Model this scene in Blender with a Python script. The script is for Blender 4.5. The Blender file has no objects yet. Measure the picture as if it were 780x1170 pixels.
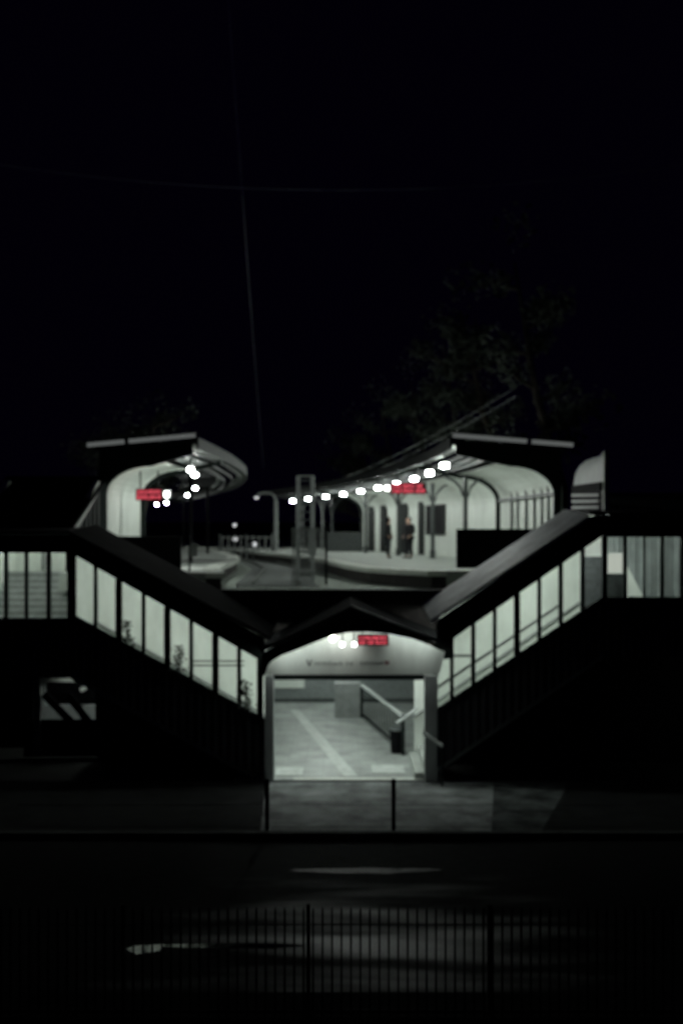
import bpy, math, random
from mathutils import Vector, Matrix
R = math.radians
random.seed(7)
C = bpy.context.scene.collection
sc = bpy.context.scene

# ------------------------------------------------------------------ camera
F, HZ, EYE = 1440.0, 590.0, 6.3          # focal length and horizon row (780 px wide frame), eye height
cam_d = bpy.data.cameras.new('camera')
cam = bpy.data.objects.new('camera', cam_d); C.objects.link(cam)
cam.location = (0, 0, EYE); cam.rotation_euler = (R(90), 0, 0)
cam_d.sensor_fit = 'HORIZONTAL'; cam_d.sensor_width = 36
cam_d.lens = 36 * F / 780
cam_d.shift_y = 5 / 780
cam_d.clip_start = 0.1; cam_d.clip_end = 3000
cam_d.dof.use_dof = True
cam_d.dof.focus_distance = 6.0
cam_d.dof.aperture_fstop = 66.46 / 23.0
cam_d.dof.aperture_blades = 0
sc.camera = cam

# ------------------------------------------------------------------ night sky and exposure
w = bpy.data.worlds.new('World'); sc.world = w; w.use_nodes = True
bg = w.node_tree.nodes['Background']
bg.inputs[0].default_value = (0.28, 0.10, 1.0, 1)
bg.inputs[1].default_value = 0.0016
sc.view_settings.view_transform = 'Standard'
sc.view_settings.look = 'None'
sc.view_settings.gamma = 1
sc.view_settings.exposure = 0.0
sc.cycles.use_denoising = True
sc.cycles.max_bounces = 8
sc.cycles.diffuse_bounces = 4
sc.cycles.glossy_bounces = 3
sc.cycles.transparent_max_bounces = 16
sc.cycles.sample_clamp_indirect = 4

# ------------------------------------------------------------------ materials
def mat(name, col, rough=.7, metal=0., var=.15, scale=6., bump=0., bscale=40., spec=.3, streak=0.):
    m = bpy.data.materials.new(name); m.use_nodes = True
    nt = m.node_tree; N = nt.nodes; L = nt.links
    b = N['Principled BSDF']
    b.inputs['Roughness'].default_value = rough
    b.inputs['Metallic'].default_value = metal
    b.inputs['Specular IOR Level'].default_value = spec
    tc = N.new('ShaderNodeTexCoord')
    n = N.new('ShaderNodeTexNoise'); n.inputs['Scale'].default_value = scale
    n.inputs['Detail'].default_value = 6; n.inputs['Roughness'].default_value = .65
    mp = N.new('ShaderNodeMapping'); L.new(tc.outputs['Object'], mp.inputs[0])
    if streak: mp.inputs['Scale'].default_value = (1, 1, streak)
    L.new(mp.outputs[0], n.inputs['Vector'])
    r = N.new('ShaderNodeValToRGB'); L.new(n.outputs['Fac'], r.inputs[0])
    r.color_ramp.elements[0].position = .3; r.color_ramp.elements[1].position = .72
    r.color_ramp.elements[0].color = tuple(c * (1 - var * 1.6) for c in col) + (1,)
    r.color_ramp.elements[1].color = tuple(min(1, c * (1 + var * .6)) for c in col) + (1,)
    L.new(r.outputs[0], b.inputs['Base Color'])
    if bump:
        n2 = N.new('ShaderNodeTexNoise'); n2.inputs['Scale'].default_value = bscale; n2.inputs['Detail'].default_value = 4
        L.new(tc.outputs['Object'], n2.inputs['Vector'])
        bp = N.new('ShaderNodeBump'); bp.inputs['Strength'].default_value = bump; bp.inputs['Distance'].default_value = .03
        L.new(n2.outputs['Fac'], bp.inputs['Height']); L.new(bp.outputs[0], b.inputs['Normal'])
    return m

def lamp_mat(name, col, strength):
    m = bpy.data.materials.new(name); m.use_nodes = True
    nt = m.node_tree; nt.nodes.clear()
    e = nt.nodes.new('ShaderNodeEmission'); o = nt.nodes.new('ShaderNodeOutputMaterial')
    e.inputs[0].default_value = col + (1,); e.inputs[1].default_value = strength
    nt.links.new(e.outputs[0], o.inputs[0]); return m

def glass_mat():
    m = bpy.data.materials.new('window_glass'); m.use_nodes = True
    nt = m.node_tree; nt.nodes.clear(); L = nt.links
    t = nt.nodes.new('ShaderNodeBsdfTransparent'); g = nt.nodes.new('ShaderNodeBsdfGlossy')
    t.inputs[0].default_value = (.92, .95, .92, 1); g.inputs['Roughness'].default_value = .05
    mx = nt.nodes.new('ShaderNodeMixShader'); mx.inputs[0].default_value = .05
    o = nt.nodes.new('ShaderNodeOutputMaterial')
    L.new(t.outputs[0], mx.inputs[1]); L.new(g.outputs[0], mx.inputs[2]); L.new(mx.outputs[0], o.inputs[0])
    return m

M = {}
M['pale'] = mat('pale_panel_paint', (.70, .75, .69), .5, var=.11, scale=2.6, streak=.3)
M['pale2'] = mat('pale_grey_paint', (.52, .56, .54), .55, var=.12, scale=5, streak=.4)
M['grey'] = mat('grey_paint', (.26, .28, .27), .6, var=.18, scale=5)
M['dark'] = mat('dark_green_paint', (.014, .019, .0175), .7, var=.3, scale=8, spec=.1)
M['darkmid'] = mat('dark_grey_steel', (.07, .08, .078), .5, var=.3, scale=8)
M['black'] = mat('black_paint', (.006, .006, .007), .8, var=.3, spec=.05)
M['roof'] = mat('weathered_roof_felt', (.016, .017, .018), .95, spec=.03, var=.35, scale=2.5, bump=.3)  # same stair roofing, darkened for the left roof lying in shade
M['roof_sheet'] = mat('pale_roof_sheet', (.72, .76, .77), .6, var=.3, scale=1.5, bump=.1)  # same stair roofing, lightened for the right roof near the platform lamps
M['ceil'] = mat('canopy_soffit_paint', (.30, .33, .31), .7, var=.2, scale=4)
M['siding'] = mat('dark_siding', (.022, .024, .026), .6, var=.35, scale=3)
M['brick'] = mat('sooty_brick', (.045, .042, .04), .9, var=.4, scale=7, bump=.5)
M['concrete'] = mat('platform_concrete', (.34, .37, .34), .85, var=.16, scale=1.6, bump=.2)
M['coping'] = mat('pale_coping_stone', (.62, .66, .60), .8, var=.12, scale=3)
M['ballast'] = mat('track_ballast', (.42, .48, .42), .95, var=.5, scale=9, bump=.9, bscale=18)
M['steel'] = mat('worn_steel', (.22, .24, .22), .6, metal=.3, var=.3)
M['galv'] = mat('galvanised_steel', (.42, .45, .44), .5, metal=.35, var=.25, scale=10)
M['hallwall'] = mat('hall_wall_tiles', (.21, .235, .23), .5, var=.15, scale=8)
M['led_red'] = lamp_mat('red_led', (1, .12, .165), 1.05)
M['lamp'] = lamp_mat('fluorescent_tube', (.94, 1, .955), 225.)
M['lamp_stair'] = lamp_mat('fluorescent_tube_stair', (.94, 1, .955), 47.)
M['lamp_hall'] = lamp_mat('fluorescent_tube_hall', (.93, 1, .965), 32.)
M['lamp_spot'] = lamp_mat('spot_lamp', (1, .98, .92), 60.)
M['lamp_far'] = lamp_mat('far_lamp', (.95, .98, 1), .9)
M['lightbox'] = lamp_mat('lit_poster_sheet', (.95, 1, .9), .5)
M['glass'] = glass_mat()
M['lit_glass'] = lamp_mat('lit_clerestory_glass', (.93, 1, .98), .10)  # glow standing in for light on the canopy's end edge
M['lamp_gable'] = lamp_mat('fluorescent_tube_gable', (.93, 1, .965), 27.)
M['globe'] = lamp_mat('globe_lamp', (1, .99, .95), 13.)
M['tree_leaf'] = mat('tree_leaf', (.065, .078, .062), .7, var=.4, scale=1.)
M['bark'] = mat('bark', (.07, .06, .05), .95, var=.4, bump=.6)
M['weed'] = mat('weed_leaf', (.06, .075, .05), .7, var=.4)
M['skin'] = mat('skin', (.36, .24, .18), .6, var=.05)
M['coat'] = mat('dark_cloth', (.008, .009, .010), .9, var=.3)
M['trouser'] = mat('dark_trouser_cloth', (.02, .021, .025), .9, var=.3)
M['hair'] = mat('dark_hair', (.012, .01, .009), .6)
M['mat_pale'] = mat('pale_floor_mat', (.50, .54, .51), .8, var=.2, scale=4)
M['mat_white'] = mat('white_platform_paint', (.78, .82, .77), .7, var=.12, scale=4)  # pale tone standing in for lamplight on the platform end
M['letter'] = mat('faded_lettering', (.27, .31, .29), .7, var=.3)
M['letter_dark'] = mat('dark_lettering', (.09, .10, .10), .7, var=.3)
M['letter_red'] = mat('dull_red_emblem', (.22, .09, .10), .7, var=.3)

def corrugated(name, col, freq, axis='X', amt=.5, rough=.6):
    m = mat(name, col, rough, var=.14, scale=3)
    nt = m.node_tree; b = nt.nodes['Principled BSDF']
    tc = nt.nodes.new('ShaderNodeTexCoord'); wv = nt.nodes.new('ShaderNodeTexWave')
    wv.bands_direction = axis; wv.inputs['Scale'].default_value = freq; wv.inputs['Distortion'].default_value = .4
    bp = nt.nodes.new('ShaderNodeBump'); bp.inputs['Strength'].default_value = amt; bp.inputs['Distance'].default_value = .06
    nt.links.new(tc.outputs['Object'], wv.inputs[0]); nt.links.new(wv.outputs['Fac'], bp.inputs['Height'])
    nt.links.new(bp.outputs[0], b.inputs['Normal']); return m
M['corr'] = corrugated('corrugated_sheet', (.33, .37, .36), 1.4)
M['siding_l'] = corrugated('dark_corrugated_siding', (.055, .056, .06), 1.6)

def floor_finish():
    m = mat('hall_floor_tiles', (.34, .37, .35), .5, var=.30, scale=1.3, bump=.1)
    nt = m.node_tree; b = nt.nodes['Principled BSDF']; L = nt.links
    tc = nt.nodes.new('ShaderNodeTexCoord'); br = nt.nodes.new('ShaderNodeTexBrick')
    br.offset = 0; br.inputs['Scale'].default_value = 2.2; br.inputs['Mortar Size'].default_value = .012
    br.inputs['Brick Width'].default_value = 1.; br.inputs['Row Height'].default_value = 1.
    br.inputs['Color1'].default_value = (1, 1, 1, 1); br.inputs['Color2'].default_value = (.86, .86, .86, 1); br.inputs['Mortar'].default_value = (.6, .6, .6, 1)
    L.new(tc.outputs['Object'], br.inputs[0])
    mx = nt.nodes.new('ShaderNodeMix'); mx.data_type = 'RGBA'; mx.blend_type = 'MULTIPLY'; mx.inputs[0].default_value = 1
    src = b.inputs['Base Color'].links[0].from_socket
    L.new(src, mx.inputs[6]); L.new(br.outputs['Color'], mx.inputs[7]); L.new(mx.outputs[2], b.inputs['Base Color'])
    return m
M['floor'] = floor_finish()

def wet_road():
    """worn dark asphalt, one damp patch lying in front of the entrance"""
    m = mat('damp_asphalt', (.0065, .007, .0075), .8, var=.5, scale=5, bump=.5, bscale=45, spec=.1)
    nt = m.node_tree; b = nt.nodes['Principled BSDF']; L = nt.links; N = nt.nodes
    tc = N.new('ShaderNodeTexCoord'); sp = N.new('ShaderNodeMapping')
    sp.inputs['Location'].default_value = (-.6 / 3.0, -19.0 / 2.9, 0); sp.inputs['Scale'].default_value = (1 / 3.0, 1 / 2.9, 0)
    g = N.new('ShaderNodeVectorMath'); g.operation = 'LENGTH'
    L.new(tc.outputs['Object'], sp.inputs[0]); L.new(sp.outputs[0], g.inputs[0])
    mp = N.new('ShaderNodeMapping'); mp.inputs['Scale'].default_value = (.28, 1.3, 1)
    n = N.new('ShaderNodeTexNoise'); n.inputs['Scale'].default_value = 1.; n.inputs['Detail'].default_value = 5
    L.new(tc.outputs['Object'], mp.inputs[0]); L.new(mp.outputs[0], n.inputs['Vector'])
    ad = N.new('ShaderNodeMath'); ad.operation = 'MULTIPLY_ADD'; L.new(n.outputs['Fac'], ad.inputs[0]); ad.inputs[1].default_value = 3.2; ad.inputs[2].default_value = -1.45
    sm = N.new('ShaderNodeMath'); sm.operation = 'SUBTRACT'; L.new(ad.outputs[0], sm.inputs[0]); L.new(g.outputs['Value'], sm.inputs[1])
    r = N.new('ShaderNodeMapRange'); r.inputs[1].default_value = -.95; r.inputs[2].default_value = .25; r.inputs[3].default_value = 0; r.inputs[4].default_value = 1
    L.new(sm.outputs[0], r.inputs[0])
    r1 = N.new('ShaderNodeMapRange'); r1.inputs[3].default_value = .85; r1.inputs[4].default_value = .4; L.new(r.outputs[0], r1.inputs[0]); L.new(r1.outputs[0], b.inputs['Roughness'])
    r2 = N.new('ShaderNodeMapRange'); r2.inputs[3].default_value = .04; r2.inputs[4].default_value = .5; L.new(r.outputs[0], r2.inputs[0]); L.new(r2.outputs[0], b.inputs['Specular IOR Level'])
    return m
M['road'] = wet_road()
M['damp'] = mat('damp_patch', (.006, .007, .0075), .55, var=.3, bump=.8, bscale=9, spec=.16)
M['water'] = mat('puddle_water', (.006, .007, .008), .08, var=.1, bump=.06, bscale=5, spec=.5)
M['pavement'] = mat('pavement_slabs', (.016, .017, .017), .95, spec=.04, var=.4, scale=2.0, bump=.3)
M['apron'] = mat('entrance_slabs', (.19, .21, .205), .8, var=.75, scale=1.1, bump=.3)  # paler paving colour paints the light spilling from the hall
M['apron_dark'] = mat('worn_side_slabs', (.075, .084, .082), .9, var=.7, scale=1.4, bump=.3, spec=.05)  # in-between paving colour paints the spill fading out to the right
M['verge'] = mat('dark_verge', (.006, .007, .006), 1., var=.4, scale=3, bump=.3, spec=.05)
M['ground'] = mat('dark_earth', (.03, .032, .028), .95, var=.4, scale=.6, bump=.4)

# ------------------------------------------------------------------ builders
def X(px, Y): return (px - 390.) * Y / F
def Z(py, Y): return EYE - (py - HZ) * Y / F
def at(px, py, Y): return Vector((X(px, Y), Y, Z(py, Y)))

def wloc(o):
    v = Vector((0, 0, 0))
    while o is not None: v += o.location; o = o.parent
    return v

class MB:
    def __init__(s): s.v = []; s.f = []
    def add(s, vs, fs):
        n = len(s.v); s.v += [tuple(v) for v in vs]; s.f += [tuple(i + n for i in f) for f in fs]; return s
    def box(s, x0, x1, y0, y1, z0, z1):
        return s.add([(x0,y0,z0),(x1,y0,z0),(x1,y1,z0),(x0,y1,z0),(x0,y0,z1),(x1,y0,z1),(x1,y1,z1),(x0,y1,z1)],
                     [(0,3,2,1),(4,5,6,7),(0,1,5,4),(1,2,6,5),(2,3,7,6),(3,0,4,7)])
    def bar(s, a, b, w, h, up=(0, 0, 1)):
        a = Vector(a); b = Vector(b); d = (b - a).normalized(); up = Vector(up)
        if abs(d.dot(up)) > .98: up = Vector((0, 1, 0))
        r = d.cross(up).normalized(); u = r.cross(d)
        vs = []
        for p in (a, b):
            for sx, sz in ((-1,-1),(1,-1),(1,1),(-1,1)): vs.append(p + r * sx * w / 2 + u * sz * h / 2)
        return s.add(vs, [(0,1,2,3),(7,6,5,4),(0,4,5,1),(1,5,6,2),(2,6,7,3),(3,7,4,0)])
    def tube(s, pts, r, n=8):
        pts = [Vector(p) for p in pts]; rs = r if isinstance(r, (list, tuple)) else [r] * len(pts)
        base = len(s.v); m = len(pts)
        for i, p in enumerate(pts):
            d = (pts[min(i + 1, m - 1)] - pts[max(i - 1, 0)]).normalized()
            up = Vector((0, 0, 1)) if abs(d.z) < .9 else Vector((1, 0, 0))
            a = d.cross(up).normalized(); b = a.cross(d)
            for k in range(n):
                t = 2 * math.pi * k / n; s.v.append(tuple(p + (a * math.cos(t) + b * math.sin(t)) * rs[i]))
        for i in range(m - 1):
            for k in range(n):
                k2 = (k + 1) % n
                s.f.append((base + i*n + k, base + i*n + k2, base + (i+1)*n + k2, base + (i+1)*n + k))
        s.f.append(tuple(base + k for k in range(n))[::-1]); s.f.append(tuple(base + (m-1)*n + k for k in range(n)))
        return s
    def prism(s, pts, axis, a0, a1):
        n = len(pts); vs = []
        for a in (a0, a1):
            for p, q in pts: vs.append({'y': (p, a, q), 'x': (a, p, q), 'z': (p, q, a)}[axis])
        fs = [tuple(range(n)), tuple(range(n, 2*n))[::-1]]
        for i in range(n): j = (i + 1) % n; fs.append((i, i + n, j + n, j))
        return s.add(vs, fs)
    def loft(s, rows, closed=False):
        n = len(rows[0]); base = len(s.v)
        for r in rows: s.v += [tuple(p) for p in r]
        for i in range(len(rows) - 1):
            for k in range(n if closed else n - 1):
                k2 = (k + 1) % n
                s.f.append((base + i*n + k, base + i*n + k2, base + (i+1)*n + k2, base + (i+1)*n + k))
        if closed:
            s.f.append(tuple(base + k for k in range(n))[::-1]); s.f.append(tuple(base + (len(rows)-1)*n + k for k in range(n)))
        return s
    def build(s, name, m, parent=None, smooth=False, bevel=0, **props):
        o0 = wloc(parent) if parent is not None else Vector((0, 0, 0))
        me = bpy.data.meshes.new(name); me.from_pydata([tuple(Vector(v) - o0) for v in s.v], [], s.f)
        import bmesh
        bm = bmesh.new(); bm.from_mesh(me); bmesh.ops.recalc_face_normals(bm, faces=bm.faces)
        if bevel: bmesh.ops.bevel(bm, geom=[e for e in bm.edges if len(e.link_faces) == 2 and e.calc_face_angle(0) > .6], offset=bevel, segments=1, affect='EDGES')
        bm.to_mesh(me); bm.free()
        me.materials.append(M[m] if isinstance(m, str) else m)
        if smooth:
            for p in me.polygons: p.use_smooth = True
        o = bpy.data.objects.new(name, me); C.objects.link(o)
        if parent is not None: o.parent = parent
        for k, v in props.items(): o[k] = v
        return o

def thing(name, label, cat, loc, group=None):
    o = bpy.data.objects.new(name, None); C.objects.link(o); o.location = loc; o.empty_display_size = .2
    o['label'] = label; o['category'] = cat
    if group: o['group'] = group
    return o
def tag(o, label, cat, group=None):
    o['label'] = label; o['category'] = cat
    if group: o['group'] = group
    return o
def struct(mb, name, m): return mb.build(name, m, kind='structure')
def copy_tree(o, loc, label=None, rotz=None):
    def rec(a, par):
        c = a.copy(); C.objects.link(c)
        if par is not None: c.parent = par
        for ch in [k for k in bpy.data.objects if k.parent == a]: rec(ch, c)
        return c
    r = rec(o, None); r.location = loc
    if label: r['label'] = label
    if rotz is not None: r.rotation_euler.z = rotz
    return r
def lerp(a, b, t): return a + (b - a) * t
def interp(tab, y):
    if y <= tab[0][1]: (x0, y0), (x1, y1) = tab[0], tab[1]
    elif y >= tab[-1][1]: (x0, y0), (x1, y1) = tab[-2], tab[-1]
    else:
        for i in range(len(tab) - 1):
            if tab[i][1] <= y <= tab[i+1][1]: (x0, y0), (x1, y1) = tab[i], tab[i+1]; break
    # smooth (Catmull-Rom) inside the table
    i = [t[1] for t in tab].index(y0); t = (y - y0) / (y1 - y0)
    if i == 0 or i >= len(tab) - 2 or t < 0 or t > 1: return lerp(x0, x1, t)
    ym, xm = tab[i-1][1], tab[i-1][0]; yp, xp = tab[i+2][1], tab[i+2][0]
    m0 = (x1 - xm) / (y1 - ym) * (y1 - y0); m1 = (xp - x0) / (yp - y0) * (y1 - y0)
    h = t*t*t; q = t*t
    return (2*h - 3*q + 1)*x0 + (h - 2*q + t)*m0 + (-2*h + 3*q)*x1 + (h - q)*m1

GR = .012
DR = .5                                             # platform height above the track bed
def PZ(y): return 4.7 - GR * (max(y, 34) - 37)      # platform level falls gently away

# ------------------------------------------------------------------ ground, road, viaduct
struct(MB().box(-700, 700, -60, 1400, -.35, -.14), 'ground', 'ground')
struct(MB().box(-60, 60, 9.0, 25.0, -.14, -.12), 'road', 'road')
pv = MB().box(-60, 60, 25.18, 30.0, -.14, 0.0)
struct(pv, 'pavement', 'pavement')
struct(MB().add([(-1.62,25.2,.004),(3.0,25.2,.004),(3.6,29.84,.004),(-1.78,29.84,.004)], [(0,1,2,3)]), 'entrance_path', 'apron')  # pool of hall light painted on the pavement
struct(MB().add([(3.004,25.2,.004),(4.0,25.2,.004),(5.4,29.84,.004),(3.604,29.84,.004)], [(0,1,2,3)]), 'side_path', 'apron_dark')  # dimmer border of the painted light pool
struct(MB().box(-60, 60, 25.0, 25.18, -.14, .012), 'kerb', 'ground')
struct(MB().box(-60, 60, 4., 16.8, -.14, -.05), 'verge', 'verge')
# viaduct deck carrying the track: slopes gently down with distance
ys = [33.35, 37.44, 37.45, 43, 50, 60, 75, 90, 110, 150, 230]
xl = lambda y: -6.9 if y < 37.445 else -26.
dk = MB().loft([[(xl(y), y, 3.05), (26, y, 3.05), (26, y, PZ(y) - DR - .02), (xl(y), y, PZ(y) - DR - .02)] if y <= 43 else
                [(-26, y, -.14), (26, y, -.14), (26, y, PZ(y) - DR - .02), (-26, y, PZ(y) - DR - .02)] for y in ys], closed=True)
struct(dk, 'railway_embankment', 'ballast')
# front wall of the viaduct
pw = thing('viaduct_parapet', 'dark brick parapet wall above the entrance, across the end of the track', 'wall', (0, 33.0, 0))
for x0, x1 in ((-6.4, -2.86), (2.76, 12)): MB().box(x0, x1, 32.99, 33.4, -.1, 3.04).build('abutment', 'brick', pw)
MB().box(-6.9, 6.5, 33.0, 33.3, 3.06, 4.30).build('parapet', 'brick', pw)
MB().box(-6.95, 6.55, 32.95, 33.35, 4.303, 4.37).build('coping', 'black', pw)

# ------------------------------------------------------------------ platforms
RE = [(2.5,36.5),(1.1,39),(.25,43),(-.25,47),(-.85,52),(-1.8,58),(-3.0,64),(-4.6,71),(-6.6,79),(-8.6,86),(-12.8,99)]
LE = [(-3.2,34.8),(-3.55,37),(-3.9,41),(-4.1,47),(-4.6,57),(-6.4,70),(-8.1,80),(-12.3,98),(-15.5,110)]
def platform(tab, side, y0, y1, back, label):
    root = thing('platform', label, 'platform', (interp(tab, y0), y0, PZ(y0) - DR))
    ysl = [y0 + (y1 - y0) * i / 34. for i in range(35)]
    rows, cop, wl = [], [], []
    for y in ysl:
        e = interp(tab, y); z = PZ(y)
        b = e + side * back
        if side > 0: b = max(b, 8.6 - (y - 37) * .12)
        rows.append([(e + side*.55, y, z - DR), (e + side*.55, y, z), (b, y, z), (b, y, z - DR)])
        cop.append([(e, y, z - .14), (e, y, z + .006), (e + side*.548, y, z + .006), (e + side*.548, y, z - .14)])
        wl.append([(e + side*.12, y + .02, z - DR), (e + side*.12, y + .02, z - .143), (e + side*.54, y + .02, z - .143), (e + side*.54, y + .02, z - DR)])
    MB().loft(rows, closed=True).build('surface', 'concrete', root)
    MB().loft(cop, closed=True).build('coping', 'coping', root)
    MB().loft(wl, closed=True).build('side_wall', 'brick', root)
    return root
platform(RE, 1, 36.5, 96, 7.5, 'lit concrete platform curving away where two people stand waiting')
lp_ = platform(LE, -1, 34.8, 108, 4.6, 'pale platform end opposite the waiting people, under the smaller canopy')

MB().loft([[(interp(LE, y) - .55, y, PZ(y) + .004), (interp(LE, y) - .55, y, PZ(y) + .012), (interp(LE, y) - 1.5, y, PZ(y) + .012), (interp(LE, y) - 1.5, y, PZ(y) + .004)] for y in [34.85 + k * .5 for k in range(13)]], closed=True).build('painted_end', 'mat_white', lp_)  # pale sheet paints the pool of lamplight on the platform end
# track: two rails and sleepers between the platform edges
def track_x(y): return interp(LE, y) + 1.75
tr = thing('railway_track', 'single curving railway track between the two platforms', 'railway track', (track_x(40), 40, PZ(40) - DR))
for s in (-1, 1):
    pts = []
    for i in range(40):
        y = 39 + i * 1.4; pts.append((track_x(y) + s * .72, y, PZ(y) - DR + .10))
    MB().loft([[(p[0]-.035, p[1], p[2]-.13), (p[0]+.035, p[1], p[2]-.13), (p[0]+.035, p[1], p[2]), (p[0]-.035, p[1], p[2])] for p in pts], closed=True).build('rail', 'steel', tr)
sl = MB()
for i in range(80):
    y = 38 + i * .68; xx = track_x(y); sl.box(xx - 1.25, xx + 1.25, y - .12, y + .12, PZ(y) - DR - .03, PZ(y) - DR + .01)
sl.build('sleepers', 'grey', tr, kind='stuff')

# ------------------------------------------------------------------ canopies
RC = [(3.36,37),(3.25,41),(3.0,45),(2.5,50),(1.75,56),(.75,62),(-.4,68),(-2.0,75),(-3.9,82),(-5.2,86)]
LC = [(-4.38,37),(-4.2,42),(-4.12,47),(-4.45,57),(-6.3,72),(-7.9,80),(-11.9,98),(-13.6,104)]
def canopy_frame(tab, side, width):
    def fr(y):
        e = interp(tab, y); dx = (interp(tab, y + .4) - interp(tab, y - .4)) / .8
        n = Vector((1, -dx, 0)).normalized() * side          # from the track edge back to the wall
        return Vector((e, y, PZ(y))), n
    return lambda u, z, y: (lambda q: q[0] + q[1] * (width - u) + Vector((0, 0, z)))(fr(y))
def prof(width, off=0., n=9, zw=2.25, top=3.28, edge=3.62):
    pts = [(off, 0.), (off, zw * .5), (off, zw)]
    for i in range(1, n + 1):
        t = i / n * math.pi / 2
        pts.append((1.5 - (1.5 - off) * math.cos(t), zw + (top - off - zw) * math.sin(t)))
    pts.append((width, edge - off)); return pts

def canopy(name, tab, side, width, y0, yw, y1, ribs, label, wall_group):
    G = canopy_frame(tab, side, width)
    root = thing(name, label, 'platform canopy', G(0, 0, y0))
    def rng(a, b, st): n = max(2, int((b - a) / st) + 1); return [a + (b - a) * i / (n - 1) for i in range(n)]
    # roof plate
    def plate(u0, u1, zo, t, y0_, name, m):
        zz = lambda u: 3.55 + .25 * (u + .12) / (width + .24) + zo
        MB().loft([[G(u0, zz(u0), y), G(u1, zz(u1), y), G(u1, zz(u1) + t, y), G(u0, zz(u0) + t, y)] for y in rng(y0_, y1, 2.)], closed=True).build(name, m, root)
    g0, g1 = 1.75, width - .28
    plate(-.12, g0, 0, .12, y0 + .02, 'roof', 'roof'); plate(g1, width + .12, 0, .12, y0 + .02, 'roof', 'roof')
    plate(g0 + .004, g1 - .004, .05, .012, y0 + .5, 'roof_glazing', 'glass')  # strip added so lamplight gets through the roof to the trees
    plate(1.56, g0, -.10, .04, y0 + .15, 'soffit', 'ceil'); plate(g1, width + .1, -.10, .04, y0 + .15, 'soffit', 'ceil')
    pu = MB()
    for u in (1.9, 2.25, 2.6):
        if u < width - .1:
            z = 3.40 + (u - 1.55) / (width - 1.57) * .26 - .05
            pu.loft([[G(u - .03, z - .05, y), G(u + .03, z - .05, y), G(u + .03, z + .045, y), G(u - .03, z + .045, y)] for y in rng(y0 + .2, y1 - .1, 2.)], closed=True)
    pu.build('purlin', 'darkmid', root)
    # track side fascia
    fa = [[G(width + .12, 3.58, y), G(width + .18, 3.58, y), G(width + .18, 3.93, y), G(width + .12, 3.93, y)] for y in rng(y0 + .04, y1, 2.)]
    MB().loft(fa, closed=True).build('fascia', 'dark' if side > 0 else 'darkmid', root)
    # end gutter; the strip under it glows in place of light on the gutter
    q0, q1 = G(-.35, 3.70, y0 - .05), G(width + .1, 3.98, y0 - .05)
    MB().bar(q0 + Vector((0, 0, .09)), q1 + Vector((0, 0, .09)), .14, .05).build('gutter', 'darkmid', root)
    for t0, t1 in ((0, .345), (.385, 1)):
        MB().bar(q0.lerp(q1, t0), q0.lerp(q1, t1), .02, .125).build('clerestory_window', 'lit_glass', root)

    # vaulted lining and back wall
    pr = prof(width, .0); pr = pr[:-1] + [(1.55, 3.285)]
    rows = []
    for y in rng(y0 + .1, yw, 1.2):
        rows.append([G(u, z, y) for u, z in pr] + [G(u - .07, z + .05, y) for u, z in pr[::-1]])
    MB().loft(rows, closed=True).build('vaulted_wall', 'pale', root)
    # ribs
    for k, y in enumerate(ribs):
        t = .16 if k == 0 else .10
        inner = prof(width, .20 if k == 0 else .15); outer = prof(width, .004)
        n = len(inner); rb = MB()
        for a, b in ((y, y + t),):
            vs = [G(u, z, a) for u, z in outer] + [G(u, z, a) for u, z in inner] + [G(u, z, b) for u, z in outer] + [G(u, z, b) for u, z in inner]
            fs = []
            for i in range(n - 1):
                fs += [(i, i+1, n+i+1, n+i), (2*n+i, 3*n+i, 3*n+i+1, 2*n+i+1), (n+i, n+i+1, 3*n+i+1, 3*n+i), (i, 2*n+i, 2*n+i+1, i+1)]
            fs += [(0, n, 3*n, 2*n), (n-1, 3*n-1, 4*n-1, 2*n-1)]
            rb.add(vs, fs)
        rb.build('rib', 'dark', root)
    # dark end board filling between the arch and the roof
    ib = prof(width, .0); eb = MB()
    top = [(u, 3.58 + .27 * u / width) for u, z in ib]
    vs = [G(u, z, y0 - .02) for u, z in ib[2:]] + [G(u, z, y0 - .02) for u, z in top[2:]] + [G(u, z, y0 + .06) for u, z in ib[2:]] + [G(u, z, y0 + .06) for u, z in top[2:]]
    n = len(ib) - 2; fs = []
    for i in range(n - 1): fs += [(i, i+1, n+i+1, n+i), (2*n+i, 3*n+i, 3*n+i+1, 2*n+i+1), (i, 2*n+i, 2*n+i+1, i+1), (n+i, n+i+1, 3*n+i+1, 3*n+i)]
    fs += [(0, n, 3*n, 2*n), (n-1, 3*n-1, 4*n-1, 2*n-1)]
    eb.add(vs, fs).build('end_board', 'dark', root)
    return root, G

rc, GRt = canopy('platform_canopy', RC, 1, 3.1, 37., 74., 86., [37, 46.8, 74],
    'long vaulted platform canopy with ten strip lamps above two waiting people', None)
lc, GLt = canopy('platform_canopy', LC, -1, 2.75, 37., 43.3, 104., [37, 43.3],
    'shorter-walled vaulted canopy with a curling row of lamps, across the track from the people', None)
def wall_y(px):
    lo, hi = 37., 74.
    for _ in range(40):
        m = (lo + hi) / 2; q = GRt(.05, 0, m)
        if q.x * F / q.y + 390 > px: lo = m
        else: hi = m
    return lo
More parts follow.
